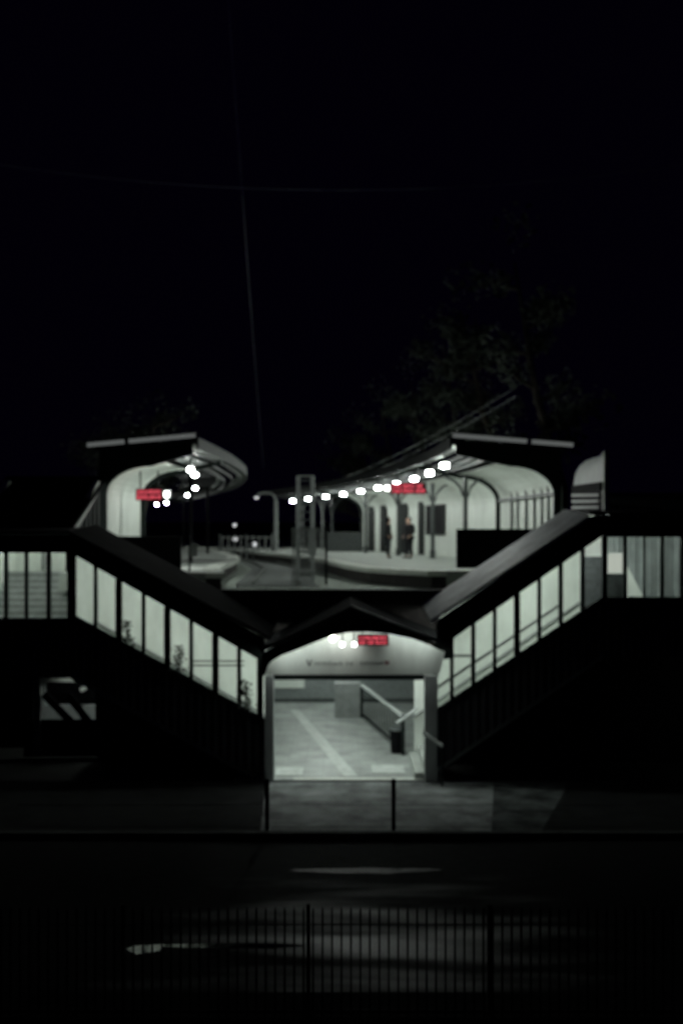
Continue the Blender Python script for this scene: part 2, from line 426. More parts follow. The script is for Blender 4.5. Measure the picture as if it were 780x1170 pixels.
# mullions of the slatted first bay and the posts of the back wall (right canopy)
for px, wd in ((633, .07), (626, .07), (618.5, .07), (610, .07), (600.5, .16), (591, .08), (584, .14)):
    y = wall_y(px)
    MB().bar(GRt(.05, .02, y), GRt(.05, 2.6, y), .07, wd, (0, 1, 0)).build('mullion', 'darkmid', rc)
MB().bar(GRt(.06, 2.3, 37.2), GRt(.06, 2.3, 46.8), .08, .1).build('transom', 'darkmid', rc)
for i, y in enumerate([37.7, 38.2, 38.7]):
    MB().bar(GLt(.05, .02, y), GLt(.05, .55, y), .08, .25, (0, 1, 0)).build('notice_panel', 'darkmid', lc)
for px, wp in ((424, 6), (438, 6), (461, 9), (481, 5)):
    ya, yb = wall_y(px + wp / 2), wall_y(px - wp / 2)
    MB().loft([[GRt(.008, .02, y), GRt(.10, .02, y), GRt(.10, 2.6, y), GRt(.008, 2.6, y)] for y in (ya, yb)], closed=True).build('wall_pier', 'dark', rc)
# waiting-room window in the back wall
wn = MB().loft([[GRt(.03, 1.0, y), GRt(.09, 1.0, y), GRt(.09, 2.4, y), GRt(.03, 2.4, y)] for y in (wall_y(508), wall_y(487))], closed=True).build('window_frame', 'dark', rc)
MB().loft([[GRt(.095, 1.1, y), GRt(.10, 1.1, y), GRt(.10, 2.3, y), GRt(.095, 2.3, y)] for y in (wall_y(506.5), wall_y(488.5))], closed=True).build('window_pane', 'black', wn)
# columns of both canopies: slender post and curved bracket
def column(G, u, y, root, htop, m='darkmid'):
    mb = MB().tube([G(u, 0, y), G(u, htop, y)], .085, 8)
    for s in (-1, 1):
        pts = [G(u + s * .08, htop - .75, y), G(u + s * .2, htop - .4, y), G(u + s * .45, htop - .14, y), G(u + s * .75, htop - .02, y)]
        mb.tube(pts, .05, 6)
    mb.tube([G(u, 0, y), G(u, .35, y)], .13, 8)
    mb.build('column', m, root)
for y in (46.6, 53.2, 60.5, 68, 76): column(GRt, 1.35, y, rc, 3.2)
for y in (81, 85.5): column(GRt, .6, y, rc, 3.4, 'grey')
for y in (47.5, 66, 86): MB().tube([GLt(1.2, 0, y), GLt(1.2, 3.42, y)], .075, 8).build('column', 'black', lc)

# strip lamps
def strip_lamp(mt, ln=.62, wd=.2, dz=.06):
    root = thing('strip_lamp', '', 'lamp', (0, 0, 0))
    MB().box(-wd*.45, wd*.45, -ln*.47, ln*.47, .05, .10).build('housing', 'pale2', root)
    for k in (-1, 1): MB().box(-.012, .012, k*ln*.3 - .01, k*ln*.3 + .01, .10, .36).build('hanger', 'darkmid', root)
    MB().box(-wd/2, wd/2, -ln/2, ln/2, -dz, .049).build('diffuser', mt, root, bevel=.02)
    return root
ORD = ['first', 'second', 'third', 'fourth', 'fifth', 'sixth', 'seventh', 'eighth', 'ninth', 'tenth', 'eleventh', 'twelfth']
pl = strip_lamp('lamp', .31, .21, .075)
LX = [(507.7,530),(490.8,536),(473,541.5),(452.5,547.7),(431.7,553.3),(412,558),(392,562),(372,566),(352,569.5),(334.5,572)]
for i, (px, py) in enumerate(LX):
    Y = 38 + 4.9 * i
    # the row hangs 3.2 m above the platform
    loc = (X(px, Y), Y, PZ(Y) + 3.16)
    dx = interp(RC, Y + .5) - interp(RC, Y - .5)
    o = pl if i == 0 else copy_tree(pl, loc)
    o.location = loc; o.rotation_euler.z = math.atan2(-dx, 1) 
    o['label'] = 'strip lamp over the platform with two people, %s from the near end' % ORD[i]
    o['group'] = 'strip lamps under the long canopy'
pl2 = strip_lamp('lamp', .24, .16, .06)
LL = [(217.5,40),(222.5,43.5),(223,57),(214,68),(190,86),(179,92)]
for i, (px, Y) in enumerate(LL):
    loc = (X(px, Y), Y, PZ(Y) + 3.12)
    o = copy_tree(pl2, loc, 'strip lamp in the curling row across the track, %s from the near end' % ORD[i], 0) if i else pl2
    o.location = loc; o['label'] = 'strip lamp in the curling row across the track, %s from the near end' % ORD[i]
    o['group'] = 'strip lamps under the canopy across the track'
    dx = interp(LC, Y + .5) - interp(LC, Y - .5); o.rotation_euler.z = math.atan2(-dx, 1)

# ------------------------------------------------------------------ LED signs
def led_sign(label, c, wd, ht, hang, lamp_side, rotz=0, seed=1):
    rnd = random.Random(seed)
    root = thing('led_sign', label, 'sign', c)
    MB().box(-wd/2 - .02 + c[0], wd/2 + .02 + c[0], c[1], c[1] + .16, c[2] - ht/2 - .02, c[2] + ht/2 + .02).build('housing', 'black', root, bevel=.015)
    for k in (-.35, .35): MB().bar((c[0] + wd*k, c[1] + .08, c[2] + ht/2 + .04), (c[0] + wd*k, c[1] + .08, c[2] + ht/2 + hang), .04, .04).build('hanger', 'dark', root)
    # two rows of glowing dots in word-like clumps, too far off to read
    mb = MB(); d = ht / 18.
    nx = int(wd / d)
    for row in range(2):
        z0 = c[2] + ht/2 - ht*.06 - row * ht * .5
        i = 1
        while i < nx - 2:
            wl = rnd.randint(9, 24)
            for k in range(wl):
                if i + k >= nx - 1: break
                if k % 6 == 5: continue
                for j in range(7):
                    if rnd.random() < .72:
                        x0 = c[0] - wd/2 + (i + k) * d
                        mb.box(x0, x0 + d*.86, c[1] - .006, c[1] - .001, z0 - (j+1)*d, z0 - (j+1)*d + d*.86)
            i += wl + rnd.randint(1, 3)
    mb.build('led_display', 'led_red', root)
    if lamp_side:
        xl = c[0] + lamp_side * (wd/2 + .17)
        hb = MB().box(xl - .1, xl + .1, c[1] - .02, c[1] + .12, c[2] - .11, c[2] + .13).build('beacon_box', 'pale2', root)
        MB().box(xl - .05, xl + .05, c[1] - .045, c[1] - .021, c[2] - .05, c[2] + .07).build('beacon_lens', 'lamp_spot', hb)
    return root
led_sign('wide red LED sign above the two people on the platform', at(467, 558, 45.), 1.22, .36, .6, -1, seed=3)
led_sign('small red LED sign under the canopy across the track from the people', at(170, 565, 40.), .80, .34, .6, 1, seed=5)
led_sign('red LED sign on the entrance front beside three white spot lamps', at(426, 731.5, 29.62), .70, .22, .22, 0, seed=9)

# ------------------------------------------------------------------ entrance hall under the tracks
hall = thing('entrance_building', 'low gabled station entrance with a wide lit opening between two covered stairs', 'building', (0.2, 30, 0))
struct(MB().box(-2.55, 2.45, 29.99, 42.6, -.10, .016), 'floor', 'floor')
struct(MB().add([tuple(at(334, 810.5, 40.6).xy) + (.0,)] * 0 or [(-1.66,40.9,.021),(-1.38,40.9,.021),(.40,30.45,.021),(.06,30.45,.021)], [(0,1,2,3)]), 'tactile_path', 'mat_pale')
tp = bpy.data.objects['tactile_path']
struct(MB().add([(-1.15,30.02,.021),(1.95,30.02,.021),(1.9,30.26,.021),(-1.15,30.26,.021)], [(0,1,2,3)]), 'threshold_path', 'coping')
MB().box(-2.85, -2.55, 33.0, 42.6, 0.02, 2.9).box(-2.85, -1.96, 33.0, 33.1, .02, 2.9).box(-2.85, 2.75, 42.6, 42.8, .02, 2.9).box(2.45, 2.7, 33.41, 42.6, .02, 2.9).build('hall_wall', 'hallwall', hall)
MB().box(-1.72, 1.94, 30.1, 33.1, 2.9, 3.04).box(-2.85, 2.75, 33.1, 42.8, 2.9, 3.04).build('ceiling', 'pale', hall)
MB().box(-2.5, -1.25, 42.52, 42.597, .50, .80).build('notice_strip', 'pale', hall)
MB().box(-2.54, 2.44, 42.55, 42.598, .02, .14).build('skirting', 'darkmid', hall)
# front: pillars, beam, white board, gable
MB().box(-1.82, -1.60, 29.85, 30.08, 0, 2.52).build('pillar', 'pale2', hall, bevel=.02)
MB().box(1.96, 2.28, 29.85, 30.08, 0, 2.52).build('pillar', 'pale2', hall, bevel=.02)
MB().box(-1.60, 1.95, 29.88, 30.06, 2.42, 2.53).build('beam', 'dark', hall)
bpts = [(X(px, 29.9), Z(py, 29.9)) for px, py in [(304,771),(304,752),(340,735),(390,716),(430,716),(470,727),(508,745),(502,771)]]
fb = MB().prism(bpts, 'y', 29.9, 30.05).build('fascia_board', 'pale', hall)
# half-worn lettering along the board: a capital V, strokes too faint to read, a dull red emblem
def stroke(pts, wpx, m, name='lettering'):
    mb = MB()
    for a, b in pts: mb.bar(at(a[0], a[1], 29.893), at(b[0], b[1], 29.893), .010, wpx * 29.9 / F, up=(0, 1, 0)) if False else mb.prism(
        [(X(a[0]-wpx/2,29.9), Z(a[1],29.9)), (X(a[0]+wpx/2,29.9), Z(a[1],29.9)), (X(b[0]+wpx/2,29.9), Z(b[1],29.9)), (X(b[0]-wpx/2,29.9), Z(b[1],29.9))], 'y', 29.892, 29.897)
    return mb.build(name, m, fb)
stroke([((350.6,754),(353,761)), ((356,754),(353.4,761))], 1.5, 'letter_dark')
rs = random.Random(4); seg = []
x = 360
while x < 403:
    h = rs.choice([4.5, 5, 3.5]); seg.append(((x, 760.5 - h), (x + rs.uniform(-.6, .6), 760.5))); x += rs.uniform(2.2, 3.4) + (3 if rs.random() < .12 else 0)
x = 412
while x < 432:
    seg.append(((x, 756.2), (x, 760))); x += rs.uniform(2.2, 3.2)
stroke(seg, 1.1, 'letter')
stroke([((433,757),(432.5,759.5)), ((436,756),(436,759.5))], 1.6, 'letter_dark')
stroke([((440,755),(441,759.5)), ((443.5,755.5),(443,759))], 2.4, 'letter_red', 'emblem')
# curved bargeboard in front
low = [(303,772),(305,762),(311,755),(322,748.5),(340,742),(362,733),(378,727),(398,722.5),(420,722),(445,724.5),(470,729.5),(490,736.5),(503,743)]
topg = [(509,741.5),(492,733.5),(401,697),(300,746),(296,772)]
MB().prism([(X(a,29.3), Z(b,29.3)) for a, b in low + topg], 'y', 29.3, 29.42).build('bargeboard', 'dark', hall)
rx, rz = X(401, 29.3), Z(696, 29.3)
rf = MB()
for ex, ez in ((X(297, 29.3), Z(746, 29.3)), (X(514, 29.3), Z(741.5, 29.3))):
    rf.loft([[(rx, y, rz), (ex, y, ez), (ex, y, ez + .07), (rx, y, rz + .07)] for y in (29.24, 32.98)], closed=True)
rf.build('roof', 'roof', hall)
MB().bar((rx, 29.2, rz + .085), (X(514, 29.3), 29.2, Z(741.5, 29.3) + .085), .06, .04).build('roof_trim', 'galv', hall)
tag(MB().box(-1.62, -.95, 30.5, 31.5, .018, .03).build('floor_mat', 'mat_pale'), 'pale floor mat inside the opening by the thin left pillar', 'mat')  # pale patch added on the hall floor
tag(MB().box(.75, 1.55, 30.75, 31.75, .018, .03).build('floor_mat', 'mat_pale'), 'pale floor mat inside the opening at the foot of the steps', 'mat')  # second pale patch added on the floor
# inside: low counter and railing
tag(MB().box(-.22, .60, 39.3, 39.9, .02, 1.08).build('ticket_counter', 'grey', bevel=.02), 'waist-high grey box standing in the hall where the railing ends', 'counter')
rl = thing('railing', 'metal railing with upright bars in the hall, running from the grey box to the stair', 'railing', (1.1, 36, .02))
a = Vector((.62, 39.3, .02)); b = Vector((1.62, 33.15, .02))
MB().bar(a + Vector((0, 0, 1.02)), b + Vector((0, 0, 1.02)), .09, .06).build('handrail', 'pale2', rl)
MB().bar(a + Vector((0, 0, .14)), b + Vector((0, 0, .14)), .04, .04).build('rail', 'dark', rl)
mb = MB()
for i in range(17):
    p = a.lerp(b, i / 16); mb.bar(p, p + Vector((0, 0, 1.0)), .03, .03)
mb.build('bars', 'dark', rl)
mb = MB().bar(b, b + Vector((0, 0, 1.06)), .09, .09); mb.bar(a, a + Vector((0, 0, 1.06)), .08, .08); mb.build('post', 'dark', rl)
# a bicycle-like dark cluster at the railing end: a folded pushchair leaning there is too far to name, kept as a bin
bn = thing('litter_bin', 'dark round litter bin standing at the railing end by the stair', 'litter bin', (1.48, 33.45, .02))
MB().tube([(1.48,33.45,.03),(1.48,33.45,.62)], [.17,.21], 14).build('body', 'black', bn)
MB().tube([(1.48,33.45,.625),(1.48,33.45,.70)], [.225,.19], 14).build('rim', 'darkmid', bn)
# hall lamps on the ceiling
hl = strip_lamp('lamp_hall', 1.3, .18); 
for i, (x, y, lb) in enumerate([(-.9, 31.6, 'nearest the opening, beside the left stair'), (1.0, 32.0, 'nearest the opening, beside the railing'), (-.5, 35.2, 'half way into the hall, second row'), (-.5, 38.6, 'in the hall above the grey box, third row'), (-.6, 41.5, 'at the far wall of the hall')]):
    o = hl if i == 0 else copy_tree(hl, (0, 0, 0))
    o.location = (x, y, 2.77); o['label'] = 'ceiling strip lamp ' + lb; o['group'] = 'ceiling lamps of the entrance hall'
    for ch in [k for k in bpy.data.objects if k.parent == o and k.name.startswith('hanger')]: ch.scale.z = .35
# spot lamps over the board
sp = thing('spot_lamp', '', 'lamp', (0, 0, 0))
MB().tube([(0, .0, .062), (0, .0, .10)], [.035, .05], 12).build('housing', 'dark', sp)
MB().tube([(0, 0, -.06), (0, 0, -.052), (0, 0, -.03), (0, 0, 0), (0, 0, .03), (0, 0, .052), (0, 0, .06)], [.008, .03, .052, .06, .052, .03, .01], 14).build('globe', 'globe', sp)
MB().bar((0, .0, .10), (0, .0, .30), .03, .03).build('bracket', 'dark', sp)
for i, (px, py, s, lb) in enumerate([(380,729.5,1.25,'largest of three over the entrance board, leftmost'), (391,736.5,.9,'middle of three over the entrance board'), (404.5,736.5,.9,'of three over the entrance board, next to the red sign')]):
    o = sp if i == 0 else copy_tree(sp, (0, 0, 0)); o.location = at(px, py, 29.6); o.scale = (s, s, s)
    o['label'] = 'white spot lamp, ' + lb; o['group'] = 'spot lamps over the entrance'

gl = thing('arch_lamp', 'slim lamp tube following the arch behind the gable edge, over the lettered board', 'lamp', at(402, 718, 29.5))
MB().tube([at(px, py - dy, 29.5) for px, py, dy in ((311,755,2),(322,748.5,5),(340,742,6),(362,733,6),(378,727,6),(398,722.5,6),(420,722,6),(445,724.5,5.5),(470,729.5,3.5),(492,737,2.6),(500,740.5,1.2))], .016, 8).build('tube', 'lamp_gable', gl)
for px, py in ((345, 733), (402, 714), (460, 719)): MB().bar(at(px, py, 29.5), at(px, py, 29.42), .03, .03).build('clip', 'dark', gl)
# ------------------------------------------------------------------ covered stairs
YF, YB = 30.0, 32.9
def line(p, q): return lambda px: p[1] + (q[1] - p[1]) * (px - p[0]) / (q[0] - p[0])

def stair(side, label, wins, top, sill, posts, xb, xt, zt, land, ltop, lsill, lposts, fascia_px, roof_rise, roofm, pr):
    """side -1 left / +1 right; pixel columns are measured on the front plane"""
    root = thing('covered_stair', label, 'staircase', (xb, YF, 0))
    fx = lambda px: X(px, YF); fz = lambda py: Z(py, YF)
    pa, pb = wins[0], wins[1]                      # lower end, upper end columns of the sloping run
    la, lb = land                                  # landing columns
    fl = lambda x: zt * (x - xb) / (xt - xb)
    # parapet under the sloping windows
    pts = [(fx(pa), fz(sill(pa))), (fx(pb), fz(sill(pb))), (fx(pb), fl(fx(pb)) - .06), (fx(pa), max(0.02, fl(fx(pa)) - .06))]
    MB().prism(pts, 'y', YF, YF + .1).build('parapet', 'siding_l', root)
    MB().prism([(fx(la), fz(lsill)), (fx(lb), fz(lsill)), (fx(lb), zt - .15), (fx(la), zt - .15)], 'y', YF + .001, YF + .1).build('parapet', 'siding_l', root)
    # sill rails
    MB().bar((fx(pa), YF + .03, fz(sill(pa))), (fx(pb), YF + .03, fz(sill(pb))), .16, .05).bar((fx(la), YF + .03, fz(lsill)), (fx(lb), YF + .03, fz(lsill)), .16, .05).build('sill', 'dark', root)
    # fascia above the windows
    ft = lambda px: max(top(px) - fascia_px, ltop - fascia_px * .8)
    MB().prism([(fx(pa), fz(top(pa))), (fx(pb), fz(top(pb))), (fx(pb), fz(ft(pb)) + .02), (fx(pr), fz(ft(pr)) + .03), (fx(pa), fz(ft(pa)) + .03)], 'y', YF - .04, YF + .1).build('fascia', 'dark', root)
    MB().prism([(fx(la), fz(ltop)), (fx(lb), fz(ltop)), (fx(lb), fz(ltop - fascia_px * .8)), (fx(la), fz(ltop - fascia_px * .8))], 'y', YF - .039, YF + .1).build('fascia', 'dark', root)
    # posts
    for px, wpx in posts:
        MB().box(fx(px - wpx/2), fx(px + wpx/2), YF - .03, YF + .09, fz(sill(px)) - .02, fz(top(px)) + .02).build('window_post', 'dark', root)
    for px, wpx in lposts:
        MB().box(fx(px - wpx/2), fx(px + wpx/2), YF - .031, YF + .09, fz(lsill) - .02, fz(ltop) + .02).build('window_post', 'dark', root)
    # panes between the posts
    ps = sorted([p[0] for p in posts])
    for p, q in zip(ps[:-1], ps[1:]):
        MB().add([(fx(p), YF + .04, fz(sill(p))), (fx(q), YF + .04, fz(sill(q))), (fx(q), YF + .04, fz(top(q))), (fx(p), YF + .04, fz(top(p)))], [(0,1,2,3)]).build('window_pane', 'glass', root)
    ps = sorted([p[0] for p in lposts])
    for p, q in zip(ps[:-1], ps[1:]):
        MB().add([(fx(p), YF + .04, fz(lsill)), (fx(q), YF + .04, fz(lsill)), (fx(q), YF + .04, fz(ltop)), (fx(p), YF + .04, fz(ltop))], [(0,1,2,3)]).build('window_pane', 'glass', root)
    # roof: sheets tilted up to the back
    z0, z1 = fz(ft(pa)), fz(ft(pb)); xo = fx(pa) - side * .0
    zl = fz(ltop - fascia_px * .8)
    def sheet(xa, za, xc, zc, m, rr):
        return MB().loft([[(xa, YF - .22, za), (xa, YB + .12, za + rr), (xa, YB + .12, za + rr + .08), (xa, YF - .22, za + .08)],
                          [(xc, YF - .22, zc), (xc, YB + .12, zc + rr), (xc, YB + .12, zc + rr + .08), (xc, YF - .22, zc + .08)]], closed=True)
    z1 = fz(ft(pr))
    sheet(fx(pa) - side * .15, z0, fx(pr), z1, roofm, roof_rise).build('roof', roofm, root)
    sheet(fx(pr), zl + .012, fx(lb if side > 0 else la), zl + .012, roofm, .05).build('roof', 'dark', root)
    # steps
    n = int(round(zt / .165)); st = [(xb, -.02)]
    for i in range(n):
        xa = lerp(xb, xt, i / n); xc = lerp(xb, xt, (i + 1) / n); zz = zt * (i + 1) / n
        st += [(xa, zz), (xc, zz)]
    st += [(xt, zt - .2), (lerp(xb, xt, .06), -.02)]
    MB().prism(st, 'y', YF + .11, YB - .01).build('steps', 'concrete', root)
    lx0, lx1 = sorted((xt, fx(la) if abs(fx(la)) > abs(fx(lb)) else fx(lb)))
    MB().box(lx0, lx1, YF + .11, YB - .01, zt - .15, zt).build('landing_floor', 'concrete', root)
    # handrail on the back wall
    hw = [(lerp(xb, xt, t), YB - .07, fl(lerp(xb, xt, t)) + .98) for t in (0.02, 1)]
    MB().tube(hw, .035, 8).build('handrail', 'grey', root)
    return root, fl

# --- left stair
ltopl = line((86.6, 634.6), (288, 749)); lsill_ = line((86.6, 705.5), (293, 817.5))
sL, flL = stair(-1, 'covered stair with lit windows rising left from the entrance to a landing with steps behind', (302, 82), ltopl, lsill_,
      [(109,4),(135.5,7),(163.8,4),(191,7),(218.3,4),(246,7),(273,4.5),(297,7),(83,7)],
      -1.75, X(80, YF), 2.6, (-40, 82), 631.5, 707.5, [(6.8,4),(30,3.5),(55.5,4.5),(-22,4),(80,6)], 26, .14, 'roof', 82)
# its back wall, upper flight and side walls
bx = X(80, YB)
bw = [(-1.95, .02), (bx, flL(X(80,YF)) - .1), (bx, Z(610.7,30) + .06), (X(82,30) , Z(610.7,30) + .15), (-2.16, Z(ltopl(-2.16*48+390) - 26, 30) + .15), (-2.16, 3.0), (-1.95, 2.9)]
MB().prism(bw, 'y', YB, YB + .08).build('back_wall', 'pale', sL)
fl2 = MB(); n = 13
for i in range(n):
    fl2.box(-9.6, -7.15, 32.9 + i * .285, 32.9 + (i + 1) * .285 + (0 if i < n-1 else .6), 2.3, 2.6 + (i + 1) * (2.08 / n))
fl2.build('upper_steps', 'grey', sL)
nz = MB()
for i in range(n): nz.box(-9.6, -7.15, 32.895 + i * .285, 32.895 + i * .285 + .06, 2.6 + (i + 1) * (2.08 / n) + .003, 2.6 + (i + 1) * (2.08 / n) + .02)
nz.build('step_nosing', 'pale2', sL)
MB().prism([(32.9, 2.3), (37.3, 4.4), (37.3, 7.2), (36.6, 7.35), (32.9, 5.9)], 'x', -9.8, -9.62).build('side_wall', 'pale', sL)
# the inner side wall is part solid, part glazed in tall strips
MB().box(-9.95, -6.95, 32.66, 32.74, 5.6, 6.05).build('header', 'dark', sL)  # board added to stop lamplight leaking over the landing roof
sw = MB().prism([(32.9, 2.3), (36.6, 4.3), (36.6, 5.55), (32.9, 4.5)], 'x', -7.14, -7.02)
sw.prism([(32.9, 5.7), (36.6, 7.05), (36.6, 7.35), (32.9, 5.95)], 'x', -7.14, -7.02)
sw.build('side_wall', 'pale', sL)
for y in (32.95, 33.55, 34.1, 34.75, 35.3, 35.9, 36.5):
    MB().box(-7.13, -7.03, y - .12, y + .16, 4.2 + (y - 32.9) * .28, 5.9 + (y - 32.9) * .37).build('side_post', 'dark', sL)
MB().box(-9.8, -7.0, 37.3, 37.4, 4.0, 7.3).build('end_wall', 'pale', sL)
MB().box(-8.85, -8.75, 37.2, 37.295, 4.72, 6.6).build('door_post', 'grey', sL)
MB().prism([(32.7, 5.98), (37.5, 7.40), (37.5, 7.5), (32.7, 6.08)], 'x', -9.95, -6.95).build('upper_roof', 'roof', sL)
# double bar across the lower windows, on the inside
MB().bar(at(221, 755.5, 30.25), at(279, 755.5, 30.25), .05, .028).bar(at(221, 760.5, 30.25), at(279, 760.5, 30.25), .05, .028).build('cross_bar', 'dark', sL)
MB().bar((-1.9, YB - .03, .72 + .04), (X(80,YB), YB - .03, flL(X(80,YF)) + .62), .02, .16).build('dado_rail', 'pale2', sL)

# --- right stair
rtop = line((517, 729.5), (643.5, 642.5)); rsill = line((499, 811.5), (643.5, 713.5))
sR, flR = stair(1, 'covered stair with lit windows rising right from the entrance to a ribbed landing', (499, 691.5), rtop, rsill,
      [(516,4),(540.5,4.5),(565,4),(590.5,6.5),(616,4),(640.5,4.5),(665.5,4.5),(497,4)],
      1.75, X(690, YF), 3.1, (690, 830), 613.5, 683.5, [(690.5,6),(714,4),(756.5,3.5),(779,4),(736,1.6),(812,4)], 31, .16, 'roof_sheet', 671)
MB().prism([(1.90, .02), (X(690,YB), 3.0), (X(690,YB), Z(588.7,30) + .08), (X(671,30), Z(rtop(671) - 31, 30) + .17), (2.53, Z(rtop(2.53*48+390) - 31, 30) + .17), (2.53, 2.95), (1.90, 2.88)], 'y', YB, YB + .08).build('back_wall', 'pale', sR)
MB().prism([(X(497,29.96), Z(811,29.96)), (X(500,29.96), Z(811,29.96)), (X(500,29.96), Z(765,29.96)), (X(502,29.96), Z(757,29.96)), (X(507,29.96), Z(753.5,29.96)), (X(514,29.96), Z(752.5,29.96)),
            (X(515,29.96), Z(700,29.96)), (X(497,29.96), Z(735,29.96))], 'y', 29.95, 29.985).build('corner_frame', 'dark', sR)
MB().bar(at(499, 749.3, 30.25), at(541, 749.3, 30.25), .05, .055).build('cross_bar', 'grey', sR)
MB().bar(at(499, 786, 30.3), at(641, 690, 30.3), .06, .06).build('handrail', 'grey', sR)
# landing interior
xa = X(690, YB)
cw = MB(); nx = 0; x = xa + .02
rows = []
while x < 10.4:
    rows.append((x, YB + .06 * (math.sin((x - xa) * 15.) > 0) )); x += .07
cw.loft([[(px, py, 2.95), (px, py, 6.1)] for px, py in rows]).build('landing_wall', 'corr', sR)
MB().box(10.4, 10.5, YF + .1, YB + .1, 2.9, 6.1).build('side_wall', 'pale2', sR)
MB().prism([(X(716,31.2), Z(646,31.2)), (X(736,31.2), Z(684,31.2)), (X(737,31.2), Z(700,31.2)), (X(716,31.2), Z(700,31.2))], 'y', 31.2, 31.28).build('balustrade_panel', 'pale', sR)
MB().box(X(666,31.), X(689,31.), 31., 31.08, 3.0, Z(636,31.)).build('partition', 'darkmid', sR)
MB().box(X(691,31.5), X(715,31.5), 31.52, 31.6, 3.0, Z(656,31.5)).build('partition', 'darkmid', sR)
pb_ = thing('poster_case', 'small lit poster case behind the landing windows, beside the white sloping panel', 'poster', (X(702.5,31.45), 31.45, Z(643.5,31.45)))
MB().box(X(693,31.45), X(712.5,31.45), 31.45, 31.50, Z(656,31.45), Z(631.5,31.45)).build('frame', 'pale2', pb_)
MB().box(X(694,31.45), X(711.5,31.45), 31.444, 31.449, Z(654.8,31.45), Z(632.6,31.45)).build('lit_sheet', 'lightbox', pb_)
# curved, pale screen wall beside the upper flight, with louvres
hd = thing('screen_wall', 'pale curved screen wall with a louvred vent, above the ribbed landing', 'wall', (6.6, 34.5, 5.6))
def yv(px): return 6.62 * F / (px - 390.)
MB().prism([(yv(655), 6.3), (yv(655), Z(552, yv(655))), (yv(657), Z(541, yv(657))), (yv(662), Z(532, yv(662))), (yv(669), Z(526, yv(669))), (yv(678), Z(523, yv(678))), (yv(685), Z(521, yv(685))), (yv(690), Z(514, yv(690))), (yv(690), 6.2)], 'x', 6.62, 6.74).build('panel', 'pale2', hd)
lv = MB(); 
for py in (566, 573, 580, 587):
    lv.bar((6.58, yv(656), Z(py, yv(656))), (6.58, yv(687), Z(py - .5, yv(687))), .09, .065)
lv.build('louvre', 'pale2', hd)
MB().box(6.600, 6.617, yv(687), yv(656), Z(590, 34.), Z(562, 34.) ).build('vent_backing', 'black', hd)
MB().box(6.55, 6.617, yv(688), yv(655.5), Z(562, 34.)+.004, Z(553, 34.)).build('dark_band', 'black', hd)
MB().prism([(32.7, 6.0), (37.2, 6.9), (37.2, 7.0), (32.7, 6.1)], 'x', 6.76, 10.6).build('upper_roof', 'dark', hd)
MB().box(6.76, 10.5, 37.1, 37.2, 4.0, 6.9).build('end_wall', 'dark', hd)
MB().box(10.4, 10.5, 33.1, 37.1, 3.6, 6.5).build('side_wall', 'dark', hd)

# stair lamps under the roofs
sl_ = strip_lamp('lamp_stair', .85, .16)
def ul(x): return Z(ltopl(x * 48 + 390), 30) + .26
def ur(x): return Z(rtop(x * 48 + 390), 30) + .30
spots = [(-2.7, 30.42, ul(-2.7), 'first from the entrance in the left stair'), (-4.0, 30.42, ul(-4.), 'second from the entrance in the left stair'), (-5.4, 30.42, ul(-5.4), 'third from the entrance in the left stair'),
         (-7.6, 30.42, 5.62, 'over the left landing'), (-8.4, 34.2, 5.95, 'over the upper steps behind the left landing'), (-8.4, 36.4, 6.7, 'at the top of the steps behind the left landing'),
         (3.1, 30.42, ur(3.1), 'first from the entrance in the right stair'), (4.2, 30.42, ur(4.2), 'second from the entrance in the right stair'), (5.3, 30.42, ur(5.3), 'third from the entrance in the right stair'),
         (7.8, 30.42, 5.98, 'over the ribbed landing')]
for i, (x, y, z, lb) in enumerate(spots):
    o = sl_ if i == 0 else copy_tree(sl_, (0, 0, 0)); o.location = (x, y, z); o['label'] = 'ceiling strip lamp ' + lb; o['group'] = 'strip lamps of the covered stairs'
    o.rotation_euler = (0, 0, R(90) if i not in (4, 5) else 0)
    if i < 3: o.rotation_euler.x = R(29.6)
    elif 6 <= i < 9: o.rotation_euler.x = R(-34.5)
    for ch in [k for k in bpy.data.objects if k.parent == o and k.name.startswith('hanger')]: ch.scale.z = .3

# right flight: handrail inside the hall and the sloping rail outside the pillar
tag(MB().tube([at(453, 827, 32.7), at(476, 809.5, 32.7)], .035, 8).build('handrail', 'pale2'), 'short pale handrail rising right from the end of the hall railing', 'handrail')
hr = thing('sloping_handrail', 'pale handrail sloping down to the right in front of the thick pillar', 'handrail', at(485, 838, 29.7))
MB().tube([at(483, 837, 29.72), at(506, 853.5, 29.4)], .045, 8).build('rail', 'pale2', hr)
MB().tube([at(505, 853, 29.42), (X(505, 29.42), 29.42, 0.0)], .03, 8).build('post', 'dark', hr)
# dark stairwell parapets on the platforms
tag(MB().box(-8.0, -4.66, 36.55, 36.7, 4.7, 5.72).build('stairwell_parapet', 'black'), 'black solid parapet under the arch of the canopy across from the people', 'parapet')
tag(MB().box(3.34, 6.35, 36.55, 36.7, 4.8, 5.93).build('stairwell_parapet', 'black'), 'black solid parapet under the arch of the canopy over the people', 'parapet')

